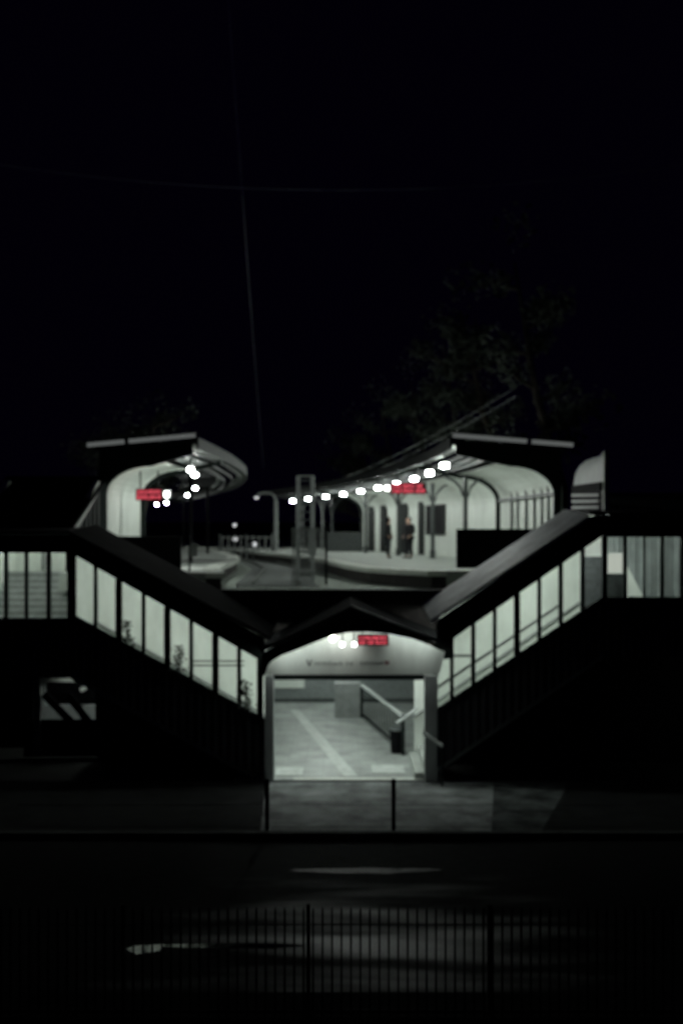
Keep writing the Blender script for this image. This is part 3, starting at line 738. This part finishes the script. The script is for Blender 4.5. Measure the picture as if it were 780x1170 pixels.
# weeds rooted at the posts of the left stair windows
def weed(px, py, h, label, seed):
    rnd = random.Random(seed); base = at(px, py, 30.0 - .03); mb = MB()
    for k in range(int(260 * h)):
        t = rnd.random(); p = base + Vector((rnd.gauss(0, .035 + .05 * (1 - t) + .03 * math.sin(t * 9 + seed)**2), rnd.gauss(-.03, .03), t * h))
        d = Vector((rnd.uniform(-1, 1), rnd.uniform(-1, .3), rnd.uniform(-.4, .8))).normalized() * rnd.uniform(.05, .10)
        e = d.cross(Vector((rnd.random(), rnd.random(), rnd.random()))).normalized() * .03
        mb.add([p, p + d * .5 + e, p + d, p + d * .5 - e], [(0,1,2,3)])
    root = thing('climbing_plant', label, 'plant', base, 'plants climbing the stair window posts')
    mb.build('foliage', 'weed', root)
    MB().tube([base + Vector((0, 0, -.5)), base + Vector((.02, -.02, h * .9))], .012, 5).build('stem', 'bark', root)
weed(144, 741, .62, 'bushy dark plant climbing the third post of the left stair windows', 1)
weed(204, 776, .78, 'tallest dark plant against the left stair windows, beside the fifth post', 2)
weed(280, 812, .72, 'dark plant at the lowest left stair window, next to the entrance', 3)

# ------------------------------------------------------------------ lit bay under the left landing
wl = thing('low_wall', 'pale low wall glimpsed under the left stair behind slanting struts', 'wall', (-6.8, 36, 0))
MB().box(X(46,36), X(170,36), 36, 36.2, 0, Z(806,36)).build('wall', 'pale2', wl)
gr = thing('guard_rail', 'pale horizontal guard rail above the low wall under the left stair', 'railing', (-8, 35.7, .9))
MB().bar(at(44, 776, 35.7), at(88, 776.5, 35.7), .08, .14).build('rail', 'pale', gr)
MB().bar(at(50, 768, 35.7), at(50, 806, 35.7), .1, .18).build('post', 'pale2', gr)
MB().bar(at(92, 789, 35.7), at(106, 781, 35.7), .08, .13).build('brace', 'pale', gr)
sb = thing('stair_frame', 'dark frame of slanting struts carrying the left stair', 'frame', (-6.5, 33.6, 0))
MB().box(X(28,33.6), X(106+58,33.6)+1.2, 33.5, 33.6, -.1, Z(822,33.6)).build('plinth', 'black', sb)
for x0, y0, x1, y1 in [(58,802,82,826), (86,803,102,826), (128,806,146,826)]:
    MB().bar(at(x0 - 8, y0 - 9, 33.55), at(x1, y1, 33.55), .08, .19).build('strut', 'black', sb)
MB().box(X(110,33.6), X(119,33.6), 33.48, 33.58, 0, 2.9).build('post', 'black', sb)
MB().box(X(40,33.6), X(48,33.6), 33.4, 33.6, 0, Z(772,33.6)).build('post', 'grey', sb)
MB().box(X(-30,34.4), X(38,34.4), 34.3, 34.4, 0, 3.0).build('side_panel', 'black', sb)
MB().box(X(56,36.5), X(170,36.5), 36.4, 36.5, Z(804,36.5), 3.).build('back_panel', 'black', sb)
bl = strip_lamp('lamp_hall', .8, .16); bl.location = (-6.5, 34.6, 2.75); bl['label'] = 'strip lamp under the viaduct over the low pale wall'; bl['category'] = 'lamp'

# ------------------------------------------------------------------ track-side things
# ladder mast
ld = thing('signal_ladder', 'tall pale ladder mast standing beside the track before the platform', 'ladder', (X(348,41.5), 41.5, PZ(41.5) - DR))
zb, zt_ = PZ(41.5) - DR - .02, Z(544, 41.5)
for px in (340.5, 357):
    MB().bar((X(px,41.5), 41.5, zb), (X(px,41.5), 41.5, zt_), .14, .1).build('stile', 'galv', ld)
mb = MB()
for py in range(549, 672, 9): mb.bar((X(340,41.5), 41.5, Z(py,41.5)), (X(357,41.5), 41.5, Z(py,41.5)), .05, .06)
mb.build('rungs', 'darkmid', ld)
MB().bar((X(339,41.5), 41.45, zt_), (X(359,41.5), 41.45, zt_), .05, .06).build('head', 'grey', ld)
MB().box(X(352,41.4), X(361,41.4), 41.2, 41.4, Z(634,41.4), Z(606,41.4)).build('cabinet', 'grey', ld)
# screen of upright bars beside it
sf = thing('barred_screen', 'tall narrow screen of upright bars in front of the ladder mast', 'fence', (X(355,39.5), 39.5, PZ(39.5) - DR))
mb = MB()
for i in range(15):
    x = X(334 + i * 2.7, 39.5); mb.bar((x, 39.5, PZ(39.5) - DR - .02), (x, 39.5, Z(603, 39.5)), .03, .03)
mb.build('bars', 'grey', sf)
MB().bar((X(333,39.5), 39.53, Z(606,39.5)), (X(373,39.5), 39.53, Z(606,39.5)), .05, .05).bar((X(333,39.5), 39.53, Z(655,39.5)), (X(373,39.5), 39.53, Z(655,39.5)), .05, .05).build('rail', 'grey', sf)
MB().bar((X(372.5,39.5), 39.5, PZ(39.5) - DR - .02), (X(372.5,39.5), 39.5, Z(602,39.5)), .08, .08).build('post', 'dark', sf)
# fence across the far track
ff = thing('track_fence', 'distant barred fence across the far end of the track', 'fence', (-5.5, 73, PZ(73) - DR))
mb = MB()
for i in range(9):
    x = X(254 + i * 7, 73); mb.bar((x, 73, PZ(73) - DR), (x, 73, Z(612, 73)), .06, .06)
mb.build('bars', 'grey', ff)
MB().bar((X(250,73), 73.04, Z(614,73)), (X(312,73), 73.04, Z(614,73)), .06, .06).bar((X(250,73), 73.04, Z(641,73)), (X(312,73), 73.04, Z(641,73)), .06, .06).build('rail', 'grey', ff)
for px in (251, 281, 311): MB().bar((X(px,73), 73.05, PZ(73)-DR), (X(px,73), 73.05, Z(610,73)), .1, .1).build('post', 'darkmid', ff)
# low wall at the far end of the long platform
tag(MB().box(X(374,72), X(414,72), 72, 72.25, PZ(72), Z(608,72)).build('low_wall', 'darkmid'), 'grey waist-high wall at the far dark end of the long platform', 'wall')
# lamp post with a bracket beyond the fence
lp = thing('lamp_post', 'grey post with a curved bracket and a small lamp at the far platform end', 'lamp post', (X(315,74), 74, PZ(74)))
MB().tube([(X(315,74), 74, PZ(74) - .02), (X(315,74), 74, Z(572,74))], [.15, .12], 10).build('post', 'grey', lp)
MB().tube([(X(315,74), 74, Z(573,74)), at(313.5,567,74), at(309,563.5,74), at(301,563,74), at(294,564.5,74)], .07, 8).build('bracket', 'grey', lp)
h = MB().tube([at(293,565.5,74), at(293,567.5,74)], [.1, .16], 10).build('lamp_head', 'darkmid', lp)
MB().tube([at(293,567.6,74), at(293,570,74)], [.14, .09], 10).build('bulb', 'lamp_far', h)
MB().tube([(X(325,76), 76, PZ(76) - .02), (X(325,76), 76, Z(566,76))], .13, 8)
for px, py, Y, lb, hgt in [(268,600,88,'upper', 1), (268.5,615.5,80,'middle', .8), (290.5,622,84,'lower', .6)]:
    t = thing('marker_lamp', 'small white lamp on a thin post behind the track fence, %s one' % {'upper':'the highest', 'middle':'the brightest low', 'lower':'the rightmost'}[lb], 'lamp', (X(px,Y), Y, PZ(Y) - DR), 'small lamps behind the track fence')
    MB().bar((X(px,Y), Y, PZ(Y) - DR), (X(px,Y), Y, Z(py + 3, Y)), .06, .06).build('post', 'dark', t)
    r = .15 if lb != 'upper' else .12
    MB().tube([(X(px,Y), Y - .02, Z(py,Y)), (X(px,Y), Y + .1, Z(py,Y))], [r, r * .8], 12).build('lens', 'lamp_far', t)
# platform-end sign post on the left
ep = thing('platform_end_post', 'thin post with a small grey plate on the near platform end, beside the track', 'sign', (X(217,36), 36, PZ(36)))
MB().bar((X(216.5,36), 36, PZ(36)), (X(216.5,36), 36, Z(612,36)), .05, .05).build('post', 'dark', ep)
MB().box(X(217,35.9), X(225,35.9), 35.94, 35.97, Z(636,35.9), Z(621,35.9)).build('plate', 'grey', ep)

# ------------------------------------------------------------------ people waiting on the platform
def person(label, loc, facing, seed, hood):
    rnd = random.Random(seed)
    root = thing('person', label, 'person', (0, 0, 0), 'people waiting on the platform')
    def skin(joints, edges, name, m, parent):
        me = bpy.data.meshes.new(name); me.from_pydata([j[:3] for j in joints], edges, [])
        o = bpy.data.objects.new(name, me); C.objects.link(o)
        md = o.modifiers.new('s', 'SKIN'); md.use_smooth_shade = True
        for i, j in enumerate(joints):
            v = me.skin_vertices[0].data[i]; v.radius = (j[3], j[4] if len(j) > 4 else j[3]); v.use_root = (i == 0)
        s2 = o.modifiers.new('d', 'SUBSURF'); s2.levels = 1; s2.render_levels = 1
        dg = bpy.context.evaluated_depsgraph_get(); me2 = bpy.data.meshes.new_from_object(o.evaluated_get(dg))
        o.modifiers.clear(); o.data = me2; bpy.data.meshes.remove(me)
        me2.materials.clear(); me2.materials.append(M[m]); o.parent = parent; return o
    a = rnd.uniform(-.03, .03)
    J = [(0,0,.95,.135,.11),(0,.0,1.15,.13,.10),(0,.01,1.36,.155,.105),(0,.0,1.48,.06,.06),(0,-.015,1.57,.075,.085),(0,-.02,1.67,.085,.10),(0,-.01,1.755,.05,.06),
         (.10,0,.86,.09,.09),(.11,-.015,.49,.062,.065),(.12,.02,.09,.042,.045),(.13,-.12,.035,.04,.03),
         (-.10,0,.86,.09,.09),(-.12,-.03+a,.49,.062,.065),(-.13,0,.09,.042,.045),(-.15,-.14,.035,.04,.03),
         (.20,.01,1.41,.06,.06),(.25,.03,1.14,.047,.047),(.20,-.12,.95,.035,.035),(.17,-.17,.88,.04,.025),
         (-.20,.01,1.41,.06,.06),(-.26,.04,1.14,.047,.047),(-.22,-.08,.93,.035,.035),(-.20,-.12,.85,.04,.025)]
    E = [(0,1),(1,2),(2,3),(3,4),(4,5),(5,6),(0,7),(7,8),(8,9),(9,10),(0,11),(11,12),(12,13),(13,14),(2,15),(15,16),(16,17),(17,18),(2,19),(19,20),(20,21),(21,22)]
    skin(J, E, 'body', 'skin', root)
    # nose and ears keep the head readable
    MB().tube([(0,-.115,1.66),(0,-.135,1.635),(0,-.11,1.62)], [.008,.016,.01], 6).build('nose', 'skin', root)
    CJ = [(0,0,.80,.19,.15),(0,0,1.0,.165,.135),(0,.0,1.18,.165,.13),(0,.01,1.36,.19,.13),(0,.0,1.47,.085,.08),(.20,.01,1.42,.078,.078),(.25,.03,1.14,.063,.063),(.205,-.11,.97,.05,.05),(-.20,.01,1.42,.078,.078),(-.26,.04,1.14,.063,.063),(-.222,-.07,.95,.05,.05)]
    CE = [(0,1),(1,2),(2,3),(3,4),(3,5),(5,6),(6,7),(3,8),(8,9),(9,10)]
    skin(CJ, CE, 'coat', 'coat', root)
    TJ = [(0,0,.93,.14,.12),(.10,0,.86,.10,.10),(.11,-.01,.49,.075,.078),(.12,.02,.12,.06,.062),(-.10,0,.86,.10,.10),(-.12,-.03+a,.49,.075,.078),(-.13,0,.12,.06,.062)]
    skin(TJ, [(0,1),(1,2),(2,3),(0,4),(4,5),(5,6)], 'trousers', 'trouser', root)
    for q in (((.12,.05,.07,.062,.05),(.13,-.14,.045,.055,.042)), ((-.13,.03,.07,.062,.05),(-.15,-.16,.045,.055,.042))): skin(list(q), [(0,1)], 'shoe', 'hair', root)
    HJ = [(0,.02,1.60,.08,.09),(0,.015,1.70,.092,.105),(0,.0,1.775,.06,.07)] if not hood else [(0,.02,1.50,.11,.12),(0,.03,1.62,.105,.11),(0,.015,1.72,.10,.112),(0,.0,1.79,.05,.06)]
    skin(HJ, [(i, i+1) for i in range(len(HJ)-1)], 'hair' if not hood else 'hood', 'hair' if not hood else 'coat', root)
    root.location = loc; root.rotation_euler.z = facing
    return root
person('person in a dark coat and hood standing farther along the platform, nearer the dark end', (X(443.5,54.5), 54.5, PZ(54.5)), R(75), 1, True)
p2 = person('person in a bulky dark coat standing on the platform just under the red sign', (X(467,54), 54, PZ(54)), R(-60), 2, False)
p2.scale = (1.28, 1.28, 1)

# ------------------------------------------------------------------ foreground fences
gf = thing('pavement_fence', 'thin wire fence with dark posts along the kerb before the entrance', 'fence', (X(378,25.3), 25.3, 0))
for px in (305, 449.5): MB().bar((X(px,25.3), 25.3, -.02), (X(px,25.3), 25.3, 1.02), .085, .085).build('post', 'black', gf)
mb = MB()
for z in (.98, .5, .06): mb.tube([(X(20,25.3), 25.3, z), (X(740,25.3), 25.3, z)], .005, 5)
mb.build('wire', 'darkmid', gf)
pf = thing('picket_fence', 'dark steel picket fence in front of the damp road', 'fence', (0, 16, -.14))
mb = MB()
for i in range(-44, 45):
    x = i * .12; top = 1.28
    mb.box(x - .012, x + .012, 15.99, 16.01, -.13, top); 
    mb.add([(x-.012,15.99,top),(x+.012,15.99,top),(x+.012,16.01,top),(x-.012,16.01,top),(x,16.0,top+.07)], [(0,1,4),(1,2,4),(2,3,4),(3,0,4)])
mb.build('pickets', 'black', pf)
MB().box(-5.4, 5.4, 16.012, 16.05, 1.10, 1.108).box(-5.4, 5.4, 16.012, 16.05, -.02, .02).build('rail', 'black', pf)
for px in (140, 352, 560): MB().box(X(px,16)-.025, X(px,16)+.025, 16.052, 16.13, -.13, 1.34).build('post', 'black', pf)
# shallow puddles on the road mirror the lit windows
def puddle(px0, px1, py, dpy, seed, m='water'):
    rnd = random.Random(seed); Yc = (EYE + .118) * F / (py - HZ); pts = []
    d = (EYE + .118) * F / (py - dpy - HZ) - Yc
    n = 36; ph = [rnd.uniform(0, 6.28) for _ in range(4)]
    xc = (X(px0, Yc) + X(px1, Yc)) / 2; hw = abs(X(px1, Yc) - X(px0, Yc)) / 2
    for k in range(n):
        t = 2 * math.pi * k / n; r = 1 + .22 * math.sin(3 * t + ph[0]) + .14 * math.sin(5 * t + ph[1]) + .1 * math.sin(9 * t + ph[2])
        pts.append((xc + hw * math.cos(t) * (1 + .1 * math.sin(2 * t + ph[3])), Yc + d * math.sin(t) * r, -.116))
    o = MB().add(pts, [tuple(range(n))]).build('puddle_water', m, kind='structure'); return o
puddle(146, 184, 1085, 4.5, 1); puddle(176, 340, 1081, 3.0, 6); puddle(335, 500, 995, 3.0, 2, 'damp')
# ------------------------------------------------------------------ trees and wires
def tree_mesh(seed, hgt, rad, nleaf, lean=0):
    rnd = random.Random(seed); tk = MB(); cr = MB()
    top = Vector((lean + rnd.uniform(-.4, .4), rnd.uniform(-.4, .4), hgt * .78))
    tk.tube([(0,0,-.3), (.05,0,hgt*.25), top * .62 + Vector((.1, 0, 0)), top], [.26, .2, .13, .04], 8)
    clumps = []
    for k in range(13):
        t = rnd.uniform(.38, .95); b = top * t; ang = rnd.uniform(0, 6.28); l = rad * rnd.uniform(.55, 1.05) * (1.15 - .5 * t)
        e = b + Vector((math.cos(ang) * l, math.sin(ang) * l, l * rnd.uniform(.15, .7)))
        tk.tube([b, b.lerp(e, .5) + Vector((0, 0, -.1)), e], [.09, .06, .02], 5)
        clumps += [(e, rad * rnd.uniform(.22, .42)), (b.lerp(e, .6), rad * rnd.uniform(.18, .34))]
    clumps.append((top + Vector((0, 0, hgt * .08)), rad * .45))
    for k in range(nleaf):
        c, r = rnd.choice(clumps)
        d = Vector((rnd.gauss(0, 1), rnd.gauss(0, 1), rnd.gauss(0, .8)))
        p = c + d.normalized() * r * (rnd.random() ** .45)
        a = Vector((rnd.gauss(0,1), rnd.gauss(0,1), rnd.gauss(0,1))).normalized() * rnd.uniform(.10, .2)
        b = a.cross(Vector((rnd.random(), rnd.random(), rnd.random() + .1))).normalized() * rnd.uniform(.05, .1)
        cr.add([p - a, p + b, p + a, p - b], [(0,1,2,3)])
    return tk, cr
protos = []
TR = [(8.0, 46, 16.6, 2.3), (7.3, 53, 15.8, 2.2), (6.4, 60, 15.2, 2.2), (5.4, 68, 14.4, 2.3), (4.2, 77, 13.6, 2.4), (3.1, 86, 12.8, 2.4), (1.8, 97, 12.4, 2.6), (-10.6, 66, 11.5, 2.6), (-13.5, 78, 12.0, 2.8), (-18.0, 92, 13, 3.2)]
LB = ['tallest dim tree nearest the camera, behind the long canopy', 'second dim tree along the row behind the long canopy', 'third dim tree along the row behind the long canopy', 'fourth dim tree along the row behind the long canopy', 'fifth dim tree along the row behind the long canopy', 'sixth dim tree along the row behind the long canopy', 'farthest dim tree of the row behind the long canopy',
      'dark tree behind the canopy across the track, the nearer one', 'dark tree behind the canopy across the track, the middle one', 'dark tree behind the canopy across the track, the farthest one']
for i, ((x, y, hgt, rad), lb) in enumerate(zip(TR, LB)):
    zb = PZ(y) - 1.15
    t = thing('tree', lb, 'tree', (x, y, zb), 'trees beside the line')
    tk, cr = tree_mesh(20 + i, hgt - 1.0, rad, 1500, -2.0 if x > 0 else .6)
    off = Vector((x, y, zb))
    tk.v = [tuple(Vector(v) + off) for v in tk.v]; cr.v = [tuple(Vector(v) + off) for v in cr.v]
    tk.build('trunk', 'bark', t); cr.build('crown', 'tree_leaf', t)
# overhead wire running towards the station
def wire(pts, r, label, m='galv'):
    o = MB().tube(pts, r, 6).build('overhead_wire', m); return tag(o, label, 'wire')
def sag(a, b, s, n=16): return [a.lerp(b, i / n) + Vector((0, 0, -s * 4 * (i / n) * (1 - i / n))) for i in range(n + 1)]
wire(sag(at(258, -40, 40), at(301, 535, 90),   .5), [.004 + .024 * max(0, min(1, (i - 4.2) / 1.2)) * (1 - .03 * i) for i in range(17)], 'thin pale overhead wire dropping from the dark sky to the far track')  # thinned towards the top to imitate the light on it fading
wire(sag(at(-60, 178, 48), at(840, 178, 48), 1.3), .014, 'faint wire slung level across the dark sky, high above the station', 'grey')
wire(sag(at(585, 445, 40), at(395, 545, 70), .2), .02, 'upper of two faint wires above the roof edge of the long canopy', 'darkmid')
wire(sag(at(590, 452, 40), at(400, 549, 70), .2), .02, 'lower of two faint wires above the roof edge of the long canopy', 'darkmid')
